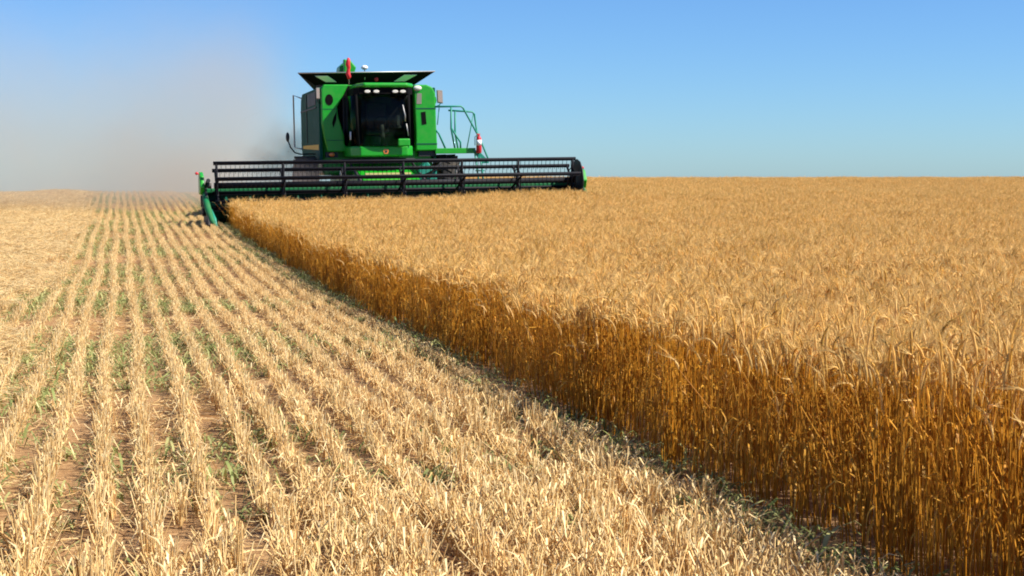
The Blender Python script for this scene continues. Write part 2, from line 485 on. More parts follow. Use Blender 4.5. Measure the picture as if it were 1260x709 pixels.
def plant_weeds():
    tufts = [weed_tuft(700 + i) for i in range(6)]
    dx = .205
    gx, gy = np.meshgrid(np.arange(EDGE_X - .02, -4, -dx), np.arange(1.5, 58, .11))
    x, y = gx.ravel(), gy.ravel()
    w = vnoise(x, y, .42, 20) + .55 * vnoise(x, y * .6, 1.4, 21)
    band = np.exp(-((x - .2) / 1.0) ** 2) * .30 + np.exp(-((x + .75) / .35) ** 2) * .42 + np.exp(-((x - 2.15) / .2) ** 2) * .35
    p = np.clip((w + band + .0) * 1.5, 0, .95) * np.interp(y, [5.5, 7.5], [.3, 1])
    p = np.where(x > 2.05, np.clip(w + .8, 0, .95), p)
    keep = rng.random(len(x)) < p
    x, y = x[keep], y[keep]; n = len(x)
    x = x + rng.normal(0, .035, n); y = y + rng.uniform(-.05, .05, n)
    rot = np.zeros((n, 3)); rot[:, 2] = rng.uniform(0, 6.28, n)
    s = rng.uniform(.7, 1.35, n)
    scatter("weeds", "low green weeds sprouting between the stubble rows", tufts,
            np.stack([x, y, terrain(x, y)], 1), rot, np.stack([s, s, s], 1), rng.integers(0, 6, n))
plant_weeds()

# ------------------------------------------------------------------ mesh helpers for the machine
class MB:
    def __init__(s): s.bm = bmesh.new()
    def box(s, x0, x1, y0, y1, z0, z1):
        vs_ = [s.bm.verts.new(p) for p in ((x0, y0, z0), (x1, y0, z0), (x1, y1, z0), (x0, y1, z0), (x0, y0, z1), (x1, y0, z1), (x1, y1, z1), (x0, y1, z1))]
        for q in ((0, 3, 2, 1), (4, 5, 6, 7), (0, 1, 5, 4), (1, 2, 6, 5), (2, 3, 7, 6), (3, 0, 4, 7)):
            s.bm.faces.new([vs_[i] for i in q])
        return s
    def hexa(s, pts):
        """eight corners: lower four anticlockwise, then the upper four"""
        vs_ = [s.bm.verts.new(p) for p in pts]
        for q in ((0, 3, 2, 1), (4, 5, 6, 7), (0, 1, 5, 4), (1, 2, 6, 5), (2, 3, 7, 6), (3, 0, 4, 7)):
            s.bm.faces.new([vs_[i] for i in q])
        return s
    def prism(s, poly, axis, a, b):
        """poly in the two other axes (xz for y, yz for x, xy for z), pushed from a to b"""
        def P(u, v, w):
            return {'y': (u, w, v), 'x': (w, u, v), 'z': (u, v, w)}[axis]
        A = [s.bm.verts.new(P(u, v, a)) for u, v in poly]; B = [s.bm.verts.new(P(u, v, b)) for u, v in poly]
        n = len(poly)
        s.bm.faces.new(A); s.bm.faces.new(list(reversed(B)))
        for i in range(n): s.bm.faces.new((A[i], B[i], B[(i + 1) % n], A[(i + 1) % n]))
        return s
    def tube(s, pts, r, sides=8, cap=True):
        pts = [Vector(p) for p in pts]; rings = []; n = len(pts)
        rad = r if isinstance(r, (list, tuple)) else [r] * n
        ref = None
        for k, p in enumerate(pts):
            d = (pts[min(k + 1, n - 1)] - pts[max(k - 1, 0)]).normalized()
            if ref is None: ref = d.orthogonal().normalized()
            a = (ref - d * ref.dot(d)).normalized(); ref = a; b = d.cross(a)
            rings.append([s.bm.verts.new(p + (a * math.cos(2 * math.pi * q / sides) + b * math.sin(2 * math.pi * q / sides)) * rad[k]) for q in range(sides)])
        for k in range(n - 1):
            for q in range(sides):
                f = s.bm.faces.new((rings[k][q], rings[k][(q + 1) % sides], rings[k + 1][(q + 1) % sides], rings[k + 1][q])); f.smooth = True
        if cap: s.bm.faces.new(list(reversed(rings[0]))); s.bm.faces.new(rings[-1])
        return s
    def lathe_x(s, prof, cx, cy_, cz, seg=32):
        """profile of (x offset, radius) turned about an axis along x"""
        rings = []
        for (dx, r) in prof:
            rings.append([s.bm.verts.new((cx + dx, cy_ + r * math.cos(2 * math.pi * q / seg), cz + r * math.sin(2 * math.pi * q / seg))) for q in range(seg)])
        for k in range(len(prof) - 1):
            for q in range(seg):
                f = s.bm.faces.new((rings[k][q], rings[k][(q + 1) % seg], rings[k + 1][(q + 1) % seg], rings[k + 1][q])); f.smooth = True
        s.bm.faces.new(rings[0]); s.bm.faces.new(list(reversed(rings[-1])))
        return s
    def ball(s, c, r, sx=1, sy=1, sz=1):
        res = bmesh.ops.create_uvsphere(s.bm, u_segments=14, v_segments=9, radius=r)
        for v in res['verts']: v.co = Vector((v.co.x * sx + c[0], v.co.y * sy + c[1], v.co.z * sz + c[2]))
        for v in res['verts']:
            for f in v.link_faces: f.smooth = True
        return s
    def build(s, name, mat, parent=None, bevel=0.0, seg=2):
        bmesh.ops.recalc_face_normals(s.bm, faces=s.bm.faces)
        me = bpy.data.meshes.new(name); s.bm.to_mesh(me); s.bm.free()
        me.materials.append(mat)
        o = bpy.data.objects.new(name, me); COL.objects.link(o)
        if parent: o.parent = parent
        if bevel:
            md = o.modifiers.new("bevel", 'BEVEL'); md.width = bevel; md.segments = seg; md.limit_method = 'ANGLE'; md.angle_limit = R(40)
        return o

def copy_part(o, parent, loc=None):
    c = o.copy(); COL.objects.link(c); c.parent = parent
    if loc: c.location = loc
    for ch in list(o.children): copy_part(ch, c)
    return c

# ------------------------------------------------------------------ the combine harvester
OX, OY = 6.33, 36.5
OZ = float(terrain(OX, 36.0)) - .02
comb = bpy.data.objects.new("combine_harvester", None); COL.objects.link(comb)
comb.location = (OX, OY, OZ); comb.rotation_euler = (0, -R(.85), 0)
comb["label"] = "green combine harvester with wide black reel cutting the edge of the wheat"
comb["category"] = "combine harvester"

# body and hood (behind the cab)
b = MB(); b.box(-1.36, 1.50, -.28, 3.4, 1.15, 3.28); b.box(-.95, .95, 3.4, 6.0, 1.2, 2.9); b.box(-.5, .6, -.2, 4.4, .55, 1.15)
body = b.build("body", M['green'], comb, .06)
b = MB(); b.box(-1.12, 1.02, -.34, -.285, 1.76, 3.40)
b.build("bulkhead", M['matt_black'], comb)
# dark side shields with a rounded rear top corner
for sx, x0, x1 in ((-1, -1.44, -1.36), (1, 1.50, 1.57)):
    b = MB()
    prof = [(-.42, 1.50), (3.0, 1.50), (3.3, 1.9), (3.3, 2.9), (3.2, 3.2), (2.9, 3.36), (-.42, 3.36)]
    b.prism(prof, 'x', x0, x1)
    sh = b.build("side_shield", M['green_dark'], comb, .02)
    e = MB()
    xo = x0 if sx < 0 else x1
    e.prism([(-.25, 1.79), (2.9, 1.87), (2.9, 1.95), (-.25, 1.93)], 'x', xo + (-.006 if sx < 0 else .0), xo + (.0 if sx < 0 else .006))
    e.build("stripe", M['stripe'], sh)
    e = MB(); e.box(xo - .02, xo + .02, .0, 3.2, 2.86, 2.90); e.box(xo - .02, xo + .02, 1.9, 1.94, 2.0, 3.3)
    e.build("panel_seam", M['black'], sh)
    e = MB(); e.prism([(.1, 2.95), (1.7, 2.95), (1.7, 3.28), (.1, 3.28)], 'x', xo - .012, xo + .012)
    e.build("air_screen", M['black'], sh)

# front panels either side of the cab
def panel(poly, name="front_panel"):
    b = MB(); b.prism(poly, 'y', -.62, -.34)
    return b.build(name, M['green'], comb, .035, 3)
pl = panel([(-1.39, 3.30), (-1.33, 3.42), (-.70, 3.42), (-.84, 3.15), (-1.0, 2.86), (-.97, 2.6), (-.84, 2.14), (-.83, 1.90), (-.78, 1.88), (-.78, 1.74), (-1.26, 1.74), (-1.34, 2.1), (-1.39, 2.44)])
def oval(cx_, cz_, w, h, n=14): return [(cx_ + w * math.cos(2 * math.pi * k / n), cz_ + h * math.sin(2 * math.pi * k / n)) for k in range(n)]
b = MB(); b.prism(oval(-1.20, 3.04, .10, .14), 'y', -.627, -.6); b.build("vent", M['matt_black'], pl)
b = MB(); b.prism([(-1.11, 2.34), (-1.03, 2.55), (-1.02, 2.76), (-1.10, 2.60), (-1.14, 2.45)], 'y', -.628, -.6); b.build("vent", M['matt_black'], pl)
b = MB(); b.box(-1.38, -.98, -.626, -.6, 2.80, 2.815); b.build("panel_seam", M['green_dark'], pl)
b = MB(); b.box(-1.30, -.86, -.626, -.6, 2.02, 2.035); b.build("panel_seam", M['green_dark'], pl)
b = MB(); b.ball((-1.16, -.60, 1.67), .055, 1.4, .7, .9); b.build("marker_lamp", M['amber'], pl)
b = MB(); b.box(-1.30, -1.0, -.56, -.40, 1.60, 1.735); b.build("lamp_bracket", M['black'], pl)
pr = panel([(.97, 3.42), (1.30, 3.42), (1.45, 3.36), (1.53, 3.20), (1.54, 2.4), (1.56, 1.74), (1.0, 1.74), (1.0, 2.4)])
b = MB(); b.prism([(1.03, 2.93), (1.16, 2.93), (1.17, 3.2), (1.05, 3.2)], 'y', -.627, -.6); b.build("vent", M['grey'], pr)
b = MB(); b.prism([(1.16, 2.40), (1.28, 2.42), (1.26, 2.74), (1.14, 2.72)], 'y', -.628, -.6); b.build("vent", M['matt_black'], pr)
b = MB(); b.box(1.0, 1.53, -.626, -.6, 2.80, 2.83); b.build("panel_seam", M['green_dark'], pr)
b = MB(); b.box(1.0, 1.55, -.628, -.6, 1.90, 1.93); b.build("panel_seam", M['green_dark'], pr)
b = MB(); b.ball((1.06, -.64, 3.33), .085, 1.3, .6, .8); b.build("work_lamp_or_glint", M['lamp_or_glint'], pr)  # pale ball added for the sun glint on the panel's top corner
b = MB(); b.box(1.08, 1.50, -.55, -.36, 1.60, 1.735); b.build("lamp_bracket", M['black'], pr)

# grain tank with flared extension
b = MB(); b.box(-.98, .98, .66, 3.4, 3.24, 3.50)
tank = b.build("grain_tank", M['green'], comb, .03)
lo = [(-1.38, .60, 3.47), (1.24, .60, 3.49), (1.0, 3.45, 3.49), (-1.0, 3.45, 3.47)]
hi = [(-1.88, .08, 3.74), (1.68, .08, 3.80), (1.2, 3.9, 3.80), (-1.15, 3.9, 3.74)]
ctr = Vector((-.1, 2.0, 3.6))
for k in range(4):
    a, c_ = Vector(lo[k]), Vector(lo[(k + 1) % 4]); d, e_ = Vector(hi[(k + 1) % 4]), Vector(hi[k])
    nrm = (c_ - a).cross(e_ - a).normalized() * .025
    b = MB(); b.hexa([tuple(v) for v in (a, c_, c_ - nrm, a - nrm)] + [tuple(v) for v in (e_, d, d - nrm, e_ - nrm)])
    fl = b.build("tank_flap", M['matt_black'], tank)
    if k == 0:
        ax = lambda u, v: (a.lerp(c_, u)).lerp(e_.lerp(d, u), v) + nrm.normalized() * .006
        for (u0, u1, sk) in ((.12, .215, -.03), (.775, .875, .03)):
            pts = [ax(u0 - sk * .6, .28), ax(u1 - sk * .6, .28), ax(u1 + sk * .6, .78), ax(u0 + sk * .6, .78)]
            q = MB(); q.hexa([tuple(p - nrm * .3) for p in pts] + [tuple(p + nrm * .12) for p in pts])
            q.build("flap_window", M['white'], fl)
        q = MB(); p = ax(.585, .5); q.ball(tuple(p), .07, .8, .5, 1.0); q.build("beacon", M['red'], fl)
        q = MB(); q.tube([e_ + Vector((0, 0, .006)), d + Vector((0, 0, .006))], .016, 6); q.build("rim_trim", M['steel'], fl)
b = MB(); b.hexa([(-.72, .9, 3.5), (-.30, .9, 3.5), (-.30, 1.6, 3.5), (-.72, 1.6, 3.5), (-.68, .95, 3.98), (-.46, .95, 4.16), (-.46, 1.5, 4.16), (-.68, 1.5, 3.98)])
b.prism([(-.62, 3.7), (-.36, 3.7), (-.28, 3.95), (-.42, 4.12), (-.60, 4.16)], 'y', .7, .9)
b.build("auger_elbow", M['green'], tank, .03)
b = MB(); b.tube([(1.70, .9, 3.1), (1.72, 5.8, 3.0)], .19, 16); b.build("unloading_auger", M['green'], comb)

# cab
cab = bpy.data.objects.new("cab", None); COL.objects.link(cab); cab.parent = comb
b = MB(); b.prism([(-.66, -.45), (-.66, -1.45), (-.52, -1.80), (.58, -1.80), (.78, -1.45), (.82, -.45)], 'z', 3.285, 3.40)
b.build("roof", M['green'], cab, .05, 3)
b = MB(); b.prism([(-.72, -.42), (-.72, -1.43), (-.62, -1.72), (.60, -1.72), (.76, -1.43), (.80, -.42)], 'z', 3.12, 3.285)
b.build("roof_lining", M['matt_black'], cab, .01)
for x in (-.42, -.20, .27, .46):
    b = MB(); b.prism(oval(x, 3.185, .075, .038), 'y', -1.78, -1.70); b.build("work_lamp_or_glint", M['lamp_or_glint'], cab, .01)
# floor pan and rear wall
b = MB(); b.prism([(-.84, -.40), (-.80, -1.35), (-.62, -1.70), (.58, -1.70), (.76, -1.35), (.82, -.40)], 'z', 1.60, 1.86)
b.build("cab_floor", M['green'], cab, .04, 3)
b = MB(); b.box(.30, .60, -1.86, -1.79, 1.84, 2.03); b.build("step_box", M['green'], cab, .03)
b = MB(); b.prism([(-.05, 1.73), (-.03, 1.78), (.07, 1.78), (.09, 1.73), (.06, 1.665), (-.02, 1.665)], 'y', -1.712, -1.695)
bd = b.build("badge", M['amber'], cab)
b = MB(); b.prism([(-.015, 1.735), (.055, 1.745), (.05, 1.695), (.0, 1.69)], 'y', -1.718, -1.71); b.build("badge_emblem", M['black'], bd)
b = MB(); b.box(-.84, .84, -.44, -.36, 1.86, 3.12); b.build("cab_back", M['black'], cab)
# pillars
for pts in (((-.66, -1.68, 1.86), (-.68, -1.66, 3.12)), ((.62, -1.68, 1.86), (.62, -1.66, 3.12)), ((-.80, -.45, 1.86), (-.70, -.45, 3.12)), ((.83, -.45, 1.86), (.85, -.45, 3.12))):
    b = MB(); b.tube(pts, .035, 6); b.build("pillar", M['matt_black'], cab)
# glass: curved windscreen, two side panes
def pane(pts_xy):
    bm = MB(); lo_ = [bm.bm.verts.new((x, y, 1.87)) for x, y in pts_xy]; hi_ = [bm.bm.verts.new((x, y, 3.11)) for x, y in pts_xy]
    inn = [(x * .992, y + .006) for x, y in pts_xy]
    lo2 = [bm.bm.verts.new((x, y, 1.87)) for x, y in inn]; hi2 = [bm.bm.verts.new((x, y, 3.11)) for x, y in inn]
    n = len(pts_xy)
    for i in range(n - 1):
        f = bm.bm.faces.new((lo_[i], lo_[i + 1], hi_[i + 1], hi_[i])); f.smooth = True
        f = bm.bm.faces.new((lo2[i + 1], lo2[i], hi2[i], hi2[i + 1])); f.smooth = True
        bm.bm.faces.new((lo_[i], lo2[i], lo2[i + 1], lo_[i + 1])); bm.bm.faces.new((hi_[i], hi_[i + 1], hi2[i + 1], hi2[i]))
    bm.bm.faces.new((lo_[0], hi_[0], hi2[0], lo2[0])); bm.bm.faces.new((lo_[-1], lo2[-1], hi2[-1], hi_[-1]))
    return bm
ws = [(-.66 + 1.28 * t, -1.68 - .10 * math.sin(math.pi * t)) for t in np.linspace(0, 1, 9)]
pane(ws).build("windscreen", M['glass'], cab)
pane([(-.80, -.46), (-.77, -1.0), (-.675, -1.66)]).build("side_window", M['glass'], cab)
pane([(.635, -1.66), (.77, -1.0), (.83, -.46)]).build("side_window", M['glass'], cab)
b = MB(); b.tube([(.44, -1.80, 2.86), (.50, -1.795, 2.60), (.50, -1.79, 2.45)], .014, 6); b.build("reflection_streak", M['steel'], cab)  # pale tube added to imitate a reflection streak on the windscreen
b = MB(); b.tube([(.53, -1.77, 2.40), (.58, -1.75, 2.1)], .013, 6); b.build("reflection_streak_low", M['steel'], cab)  # second added tube, continuing the reflection streak lower down
# seat, wheel, door handle
b = MB(); b.box(-.27, .25, -1.0, -.5, 2.15, 2.30); b.box(-.26, .24, -.62, -.5, 2.28, 2.95); b.box(-.15, .12, -.95, -.6, 1.86, 2.15)
b.build("seat", M['seat'], cab, .05, 3)
b = MB(); b.tube([(0, -1.5, 1.88), (0, -1.32, 2.38)], .05, 8); b.build("steering_column", M['grey'], cab)
b = MB(); ring = [(.19 * math.cos(a), -1.30 + .08 * math.sin(a), 2.42 + .17 * math.sin(a)) for a in np.linspace(0, 2 * math.pi, 21)]
b.tube(ring, .015, 6, cap=False); b.build("steering_wheel", M['black'], cab)
b = MB(); b.box(.33, .50, -1.25, -.7, 2.3, 2.36); b.box(.38, .46, -1.3, -1.22, 2.36, 2.62); b.build("console", M['grey'], cab, .01)
b = MB(); b.tube([(-.79, -1.32, 2.02), (-.79, -1.32, 2.22)], .02, 6); b.build("door_handle", M['white'], cab)

# flag, aerial dome, mirrors, lamps on arms
b = MB(); b.tube([(-.76, -1.1, 3.38), (-.77, -1.1, 4.05)], .012, 6)
pole = b.build("flag_pole", M['steel'], comb)
b = MB(); zz = [3.52, 3.58, 3.66, 3.76, 3.80, 3.88, 3.96, 4.02, 4.05]; rr = [.025, .055, .06, .04, .048, .06, .055, .04, .012]
b.tube([(-.77 + .012 * math.sin(i * 2.1), -1.1, z) for i, z in enumerate(zz)], rr, 8); b.build("furled_flag", M['red'], pole)
b = MB(); b.tube([(-.13, .3, 3.6), (-.13, .3, 3.86)], .012, 6); mast = b.build("aerial_mast", M['steel'], comb)
b = MB(); b.ball((-.13, .3, 3.91), .08, 1.1, 1.1, .75); b.build("aerial_dome", M['white'], mast)
b = MB(); b.tube([(1.53, -.5, 2.86), (1.64, -.55, 2.9), (1.68, -.55, 2.97)], .014, 6); b.tube([(1.64, -.55, 2.88), (1.58, -.55, 2.4)], .012, 6)
ma = b.build("mirror_arm", M['rail'], comb)
b = MB(); b.prism([(1.585, 2.96), (1.735, 2.94), (1.725, 3.28), (1.575, 3.29)], 'y', -.58, -.52); mr_ = b.build("mirror", M['grey'], ma, .015)
b = MB(); b.prism([(1.605, 2.99), (1.715, 2.97), (1.705, 3.25), (1.595, 3.26)], 'y', -.584, -.579); b.build("mirror_face", M['mirror'], mr_)
b = MB(); b.tube([(-1.38, -.5, 2.95), (-1.48, -.56, 3.0), (-1.48, -.56, 3.1)], .012, 6); ma = b.build("mirror_arm", M['black'], comb)
b = MB(); b.box(-1.52, -1.43, -.60, -.55, 3.06, 3.34); mr_ = b.build("mirror", M['grey'], ma, .012)
b = MB(); b.box(-1.51, -1.44, -.605, -.599, 3.08, 3.32); b.build("mirror_face", M['mirror'], mr_)
b = MB(); b.tube([(-1.42, 3.1, 3.25), (-1.62, 3.4, 3.36), (-1.62, 3.4, 1.92), (-1.42, 3.1, 1.86)], .022, 6); b.build("grab_rail", M['steel'], comb)
b = MB(); b.tube([(-1.40, .4, 1.70), (-1.82, .4, 1.70), (-1.97, .4, 1.74), (-2.08, .4, 1.88), (-2.13, .4, 2.03)], .018, 6); arm = b.build("lamp_arm", M['black'], comb)
b = MB(); b.ball((-2.145, .4, 2.14), .065, .75, .7, 1.9); b.build("marker_lamp", M['black'], arm)

# access platform, handrails, ladder
b = MB(); b.box(1.50, 2.56, -.62, .55, 1.70, 1.79); b.box(1.50, 2.56, -.63, -.60, 1.66, 1.80)
plat = b.build("platform", M['green'], comb, .01)
YF, YB = -.60, .25
def rail(pts, r=.025):
    b = MB(); b.tube(pts, r, 7); return b.build("handrail", M['rail'], plat)
rail([(1.50, YF, 2.86), (2.20, YF, 2.87), (2.26, YF, 2.82), (2.62, YF, 2.16), (2.62, YF, 1.79)])
rail([(2.06, YB, 2.80), (2.70, YB, 2.76), (2.76, YB, 2.70), (2.83, YB + .02, 2.24), (2.88, YF - .1, 1.50)])
rail([(1.94, YF, 2.85), (1.93, YF, 2.30), (2.02, YF, 1.79)])
rail([(1.93, YF, 2.32), (2.17, YF, 1.95), (2.17, YF, 1.79)])
rail([(2.24, YB, 2.78), (2.23, YB, 2.2), (2.30, YB, 1.79)])
rail([(1.53, YF, 2.26), (1.60, YF, 2.18), (1.77, YF, 1.79)])
rail([(2.74, YB, 2.73), (2.54, YB, 1.79)], .014)
b = MB(); b.prism([(2.48, 1.76), (2.64, 1.72), (2.90, 1.46), (2.90, 1.40), (2.72, 1.40)], 'y', -.66, -.58); b.build("ladder_bracket", M['rail'], plat)
b = MB(); b.tube([(2.66, -.62, 1.75), (2.78, -.75, .55)], .022, 6); b.tube([(2.66, -.1, 1.75), (2.78, -.22, .55)], .022, 6)
for t in (.2, .45, .7, .95):
    p = Vector((2.66, -.62, 1.75)).lerp(Vector((2.78, -.75, .55)), t); b.box(p.x - .05, p.x + .07, p.y, p.y + .53, p.z - .015, p.z + .015)
b.build("ladder", M['rail'], plat)

# wheels
def wheel(x, y, r, w, lugs):
    b = MB()
    prof = [(-w * .40, r * .58), (-w * .5, r * .72), (-w * .5, r * .88), (-w * .42, r * .96), (w * .42, r * .96), (w * .5, r * .88), (w * .5, r * .72), (w * .40, r * .58)]
    b.lathe_x(prof, 0, 0, 0, 40)
    for k in range(lugs):
        for sd in (-1, 1):
            a0 = 2 * math.pi * (k + (.5 if sd > 0 else 0)) / lugs; a1 = a0 + .20
            pt = []
            for rad in (r * .94, r * 1.0):
                for (xx, an) in ((0.0, a1 - .05), (sd * w * .49, a0 - .05), (sd * w * .49, a0 + .05), (0.0, a1 + .05)):
                    pt.append((xx, rad * math.cos(an), rad * math.sin(an)))
            b.hexa(pt)
    wl = b.build("wheel", M['rubber'], comb); wl.location = (x, y, r + .01)
    sgn = 1 if x > 0 else -1
    b = MB(); b.lathe_x([(-w * .38, r * .57), (-w * .30, r * .60), (w * .1 * sgn, r * .50), (w * .18 * sgn, r * .2), (w * .24 * sgn, r * .18)], 0, 0, 0, 28)
    b.build("rim", M['yellow'], wl)
wheel(1.87, -.15, .82, .52, 18); wheel(-1.78, -.15, .82, .52, 18)
wheel(1.35, 4.1, .58, .40, 14); wheel(-1.35, 4.1, .58, .40, 14)
b = MB(); b.box(-1.6, 1.6, -.32, .02, .66, .98); b.build("front_axle", M['green'], comb, .02)
b = MB(); b.box(-1.2, 1.2, 4.0, 4.2, .50, .66); b.build("rear_axle", M['green'], comb, .02)

# feeder house from the header up to the cab
b = MB(); b.hexa([(-.72, -2.75, .20), (.72, -2.75, .20), (.62, -.25, .85), (-.62, -.25, .85), (-.72, -2.75, .98), (.72, -2.75, .98), (.62, -.25, 1.52), (-.62, -.25, 1.52)])
fh = b.build("feeder_house", M['green'], comb, .03)
b = MB(); b.box(-.62, .50, -2.40, -2.34, 1.07, 1.20)
b.build("feeder_drum", M['yellow'], fh)
b = MB(); b.tube([(-.9, -.6, 1.50), (.95, -.6, 1.50)], .06, 8); b.tube([(-.75, -2.5, 1.0), (-.75, -.7, 1.5)], .035, 6); b.tube([(.82, -2.5, 1.0), (.82, -.7, 1.5)], .035, 6)
b.build("lift_cylinder", M['black'], fh)
b = MB(); b.box(.80, 1.25, -1.9, -1.1, .95, 1.28); b.prism([(.85, 1.28), (1.2, 1.28), (1.05, 1.48)], 'y', -1.7, -1.3); b.build("gearbox", M['rail'], fh, .02)
b = MB(); b.tube([(.95, -1.9, 1.05), (1.3, -2.3, 1.45), (1.55, -1.2, 1.50), (1.6, -.5, 1.2)], .028, 6); b.tube([(.9, -1.8, 1.1), (1.2, -2.4, 1.3), (1.5, -1.3, 1.42), (1.62, -.5, 1.1)], .024, 6)
b.build("hose", M['black'], fh)

# header
HX0, HX1 = -4.44, 4.42
b = MB(); b.box(HX0, HX1, -2.80, -2.74, .10, .80); b.hexa([(HX0, -3.95, .05), (HX1, -3.95, .05), (HX1, -2.74, .05), (HX0, -2.74, .05), (HX0, -3.95, .07), (HX1, -3.95, .07), (HX1, -2.74, .12), (HX0, -2.74, .12)])
head = b.build("header", M['green_dark'], comb)  # dark green puts the shadow inside the header into its colour
b = MB(); b.box(HX0, HX1, -3.02, -2.70, .79, .90); b.build("top_beam", M['green_shade'], head, .025)
b = MB(); b.box(HX0, HX1, -2.94, -2.81, .54, .64); b.build("deflector", M['reel'], head, .01)
b = MB(); b.tube([(HX0 + .05, -3.12, .40), (HX1 - .05, -3.12, .40)], .19, 16)
nt_ = 420
for half in (-1, 1):
    prev = None
    for k in range(nt_ // 2 + 1):
        x = half * (.6 + (4.35 - .6) * k / (nt_ // 2)); a = half * x * 2 * math.pi / .55
        cur = [b.bm.verts.new((x, -3.12 + r * math.cos(a), .40 + r * math.sin(a))) for r in (.18, .31)]
        if prev: b.bm.faces.new((prev[0], prev[1], cur[1], cur[0]))
        prev = cur
b.build("auger", M['green_dark'], head)
b = MB(); b.box(HX0, HX1, -4.00, -3.93, .04, .08)
for k in range(116):
    x = HX0 + .04 + k * .0762
    b.hexa([(x - .012, -4.0, .045), (x + .012, -4.0, .045), (x + .012, -3.95, .045), (x - .012, -3.95, .045), (x - .004, -4.11, .06), (x + .004, -4.11, .06), (x + .012, -3.95, .075), (x - .012, -3.95, .075)])
b.build("cutter_bar", M['steel'], head)
for sx in (-1, 1):
    xo = -4.44 if sx < 0 else 4.42
    X = lambda d: xo + sx * d
    b = MB()       # dark end plate
    b.prism([(-2.70, .08), (-2.70, .95), (-3.0, .98), (-3.7, .80), (-4.25, .42), (-4.55, .12), (-4.5, .05), (-2.75, .05)], 'x', min(X(0), X(.05)), max(X(0), X(.05)))
    ep = b.build("end_plate", M['black'], head, .01)
    b = MB()       # green upright shield
    b.prism([(-2.78, .76), (-2.80, 1.05), (-2.9, 1.22), (-3.1, 1.28), (-3.45, 1.20), (-3.6, .95), (-3.5, .76)], 'x', min(X(.051), X(.15)), max(X(.051), X(.19)))
    b.build("end_shield", M['green'], ep, .03, 3)
    b = MB()       # drive cover and pulleys
    b.lathe_x([(-.04, .13), (.04, .13)], X(.09), -3.25, .62, 20); b.lathe_x([(-.035, .09), (.035, .09)], X(.09), -3.6, .38, 18)
    b.box(min(X(.05), X(.10)), max(X(.05), X(.10)), -3.65, -3.0, .36, .62)
    b.build("drive_pulley", M['black'], ep)
    b = MB()       # crop divider: curved snout that comes down to the ground in front
    path = [(-3.45, .80, .06), (-3.8, .66, .07), (-4.15, .44, .075), (-4.45, .20, .06), (-4.65, .03, .015)]
    b.tube([(X(.05) - sx * (.004, .0, .03, .09, .17)[i], y, z) for i, (y, z, r) in enumerate(path)], [p[2] for p in path], 10)
    b.build("crop_divider", M['green_shade'], ep)
    b = MB()
    b.tube([(X(-.05), -4.10, .44), (X(-.09), -4.40, .24), (X(-.13), -4.62, .06)], [.02, .05, .02], 8); b.build("divider_highlight", M['rail'], ep)  # paler tube drawn for the highlight on the divider's inner side
    b = MB(); b.tube([(X(.10), -3.2, 1.22), (X(.19), -3.2, 1.25)], .012, 6); b.ball((X(.20), -3.2, 1.25), .035); b.build("marker_lamp", M['red'], ep)

# reel
RY, RZ, RR = -3.55, .965, .53
b = MB(); b.tube([(-4.28, RY, RZ), (4.28, RY, RZ)], .07, 14)
reel = b.build("reel", M['reel'], comb)
for k in range(6):
    a = R(18 + 60 * k); y, z = RY - RR * math.cos(a), RZ + RR * math.sin(a)
    b = MB(); b.tube([(-4.29, y, z), (4.29, y, z)], .033, 8); b.box(-4.29, 4.29, y - .012, y + .012, z - .055, z + .01)
    x = -4.22
    while x < 4.25:
        b.tube([(x, y, z), (x, y + .035, z - .12), (x, y + .015, z - .25)], .007, 4); x += .105
    b.build("bat", M['reel'], reel)
for x in (-4.22, -2.72, -1.31, .07, 1.48, 2.86, 4.22):
    b = MB()
    for k in range(6):
        a = R(18 + 60 * k); a2 = R(78 + 60 * k)
        p = (x, RY - RR * math.cos(a), RZ + RR * math.sin(a)); p2 = (x, RY - RR * math.cos(a2), RZ + RR * math.sin(a2))
        b.tube([(x, RY, RZ), p], .030, 6)
        q = .62; b.tube([(x, RY + (p[1] - RY) * q, RZ + (p[2] - RZ) * q), (x, RY + (p2[1] - RY) * q, RZ + (p2[2] - RZ) * q)], .014, 5)
    b.lathe_x([(-.03, .11), (.03, .11)], x, RY, RZ, 16)
    b.build("spider", M['reel'], reel)
for x in (-4.34, 4.36):
    b = MB()
    if x > 0:
        b.lathe_x([(-.012, .50), (.012, .50)], x, RY, RZ, 12)
        b.build("end_disc", M['black'], reel)
    b = MB(); b.tube([(x + .07 * (1 if x > 0 else -1), -2.75, .95), (x + .07 * (1 if x > 0 else -1), RY - .1, RZ + .12)], .05, 8); b.tube([(x, RY, RZ), (x + .09 * (1 if x > 0 else -1), RY, RZ)], .06, 8)
    b.build("reel_arm", M['black'], reel)
for x in (-1.31, 1.48):
    b = MB(); b.tube([(x, -2.8, .88), (x, -3.05, 1.30)], .022, 6); b.build("lift_rod", M['steel'], reel)

# ------------------------------------------------------------------ fire extinguisher hung on the rail
fe = bpy.data.objects.new("fire_extinguisher", None); COL.objects.link(fe)
fe.location = (OX + 2.60, OY - .72, OZ + 1.70)
fe["label"] = "red and white fire extinguisher hung at the end of the harvester handrail"; fe["category"] = "fire extinguisher"
b = MB(); b.tube([(0, 0, 0), (0, 0, .02), (0, 0, .36), (0, 0, .42), (0, 0, .44)], [.05, .07, .07, .045, .03], 14); cyl = b.build("cylinder", M['red'], fe)
b = MB(); b.tube([(0, 0, .20), (0, 0, .34)], .0725, 14); b.build("label_band", M['white'], cyl)
b = MB(); b.tube([(0, 0, .44), (0, 0, .48)], .022, 8); b.box(-.06, .03, -.012, .012, .475, .50); b.build("valve", M['red'], fe)
b = MB(); b.tube([(-.03, 0, .47), (-.11, -.02, .42), (-.11, -.02, .2)], .011, 6); b.build("hose", M['black'], fe)
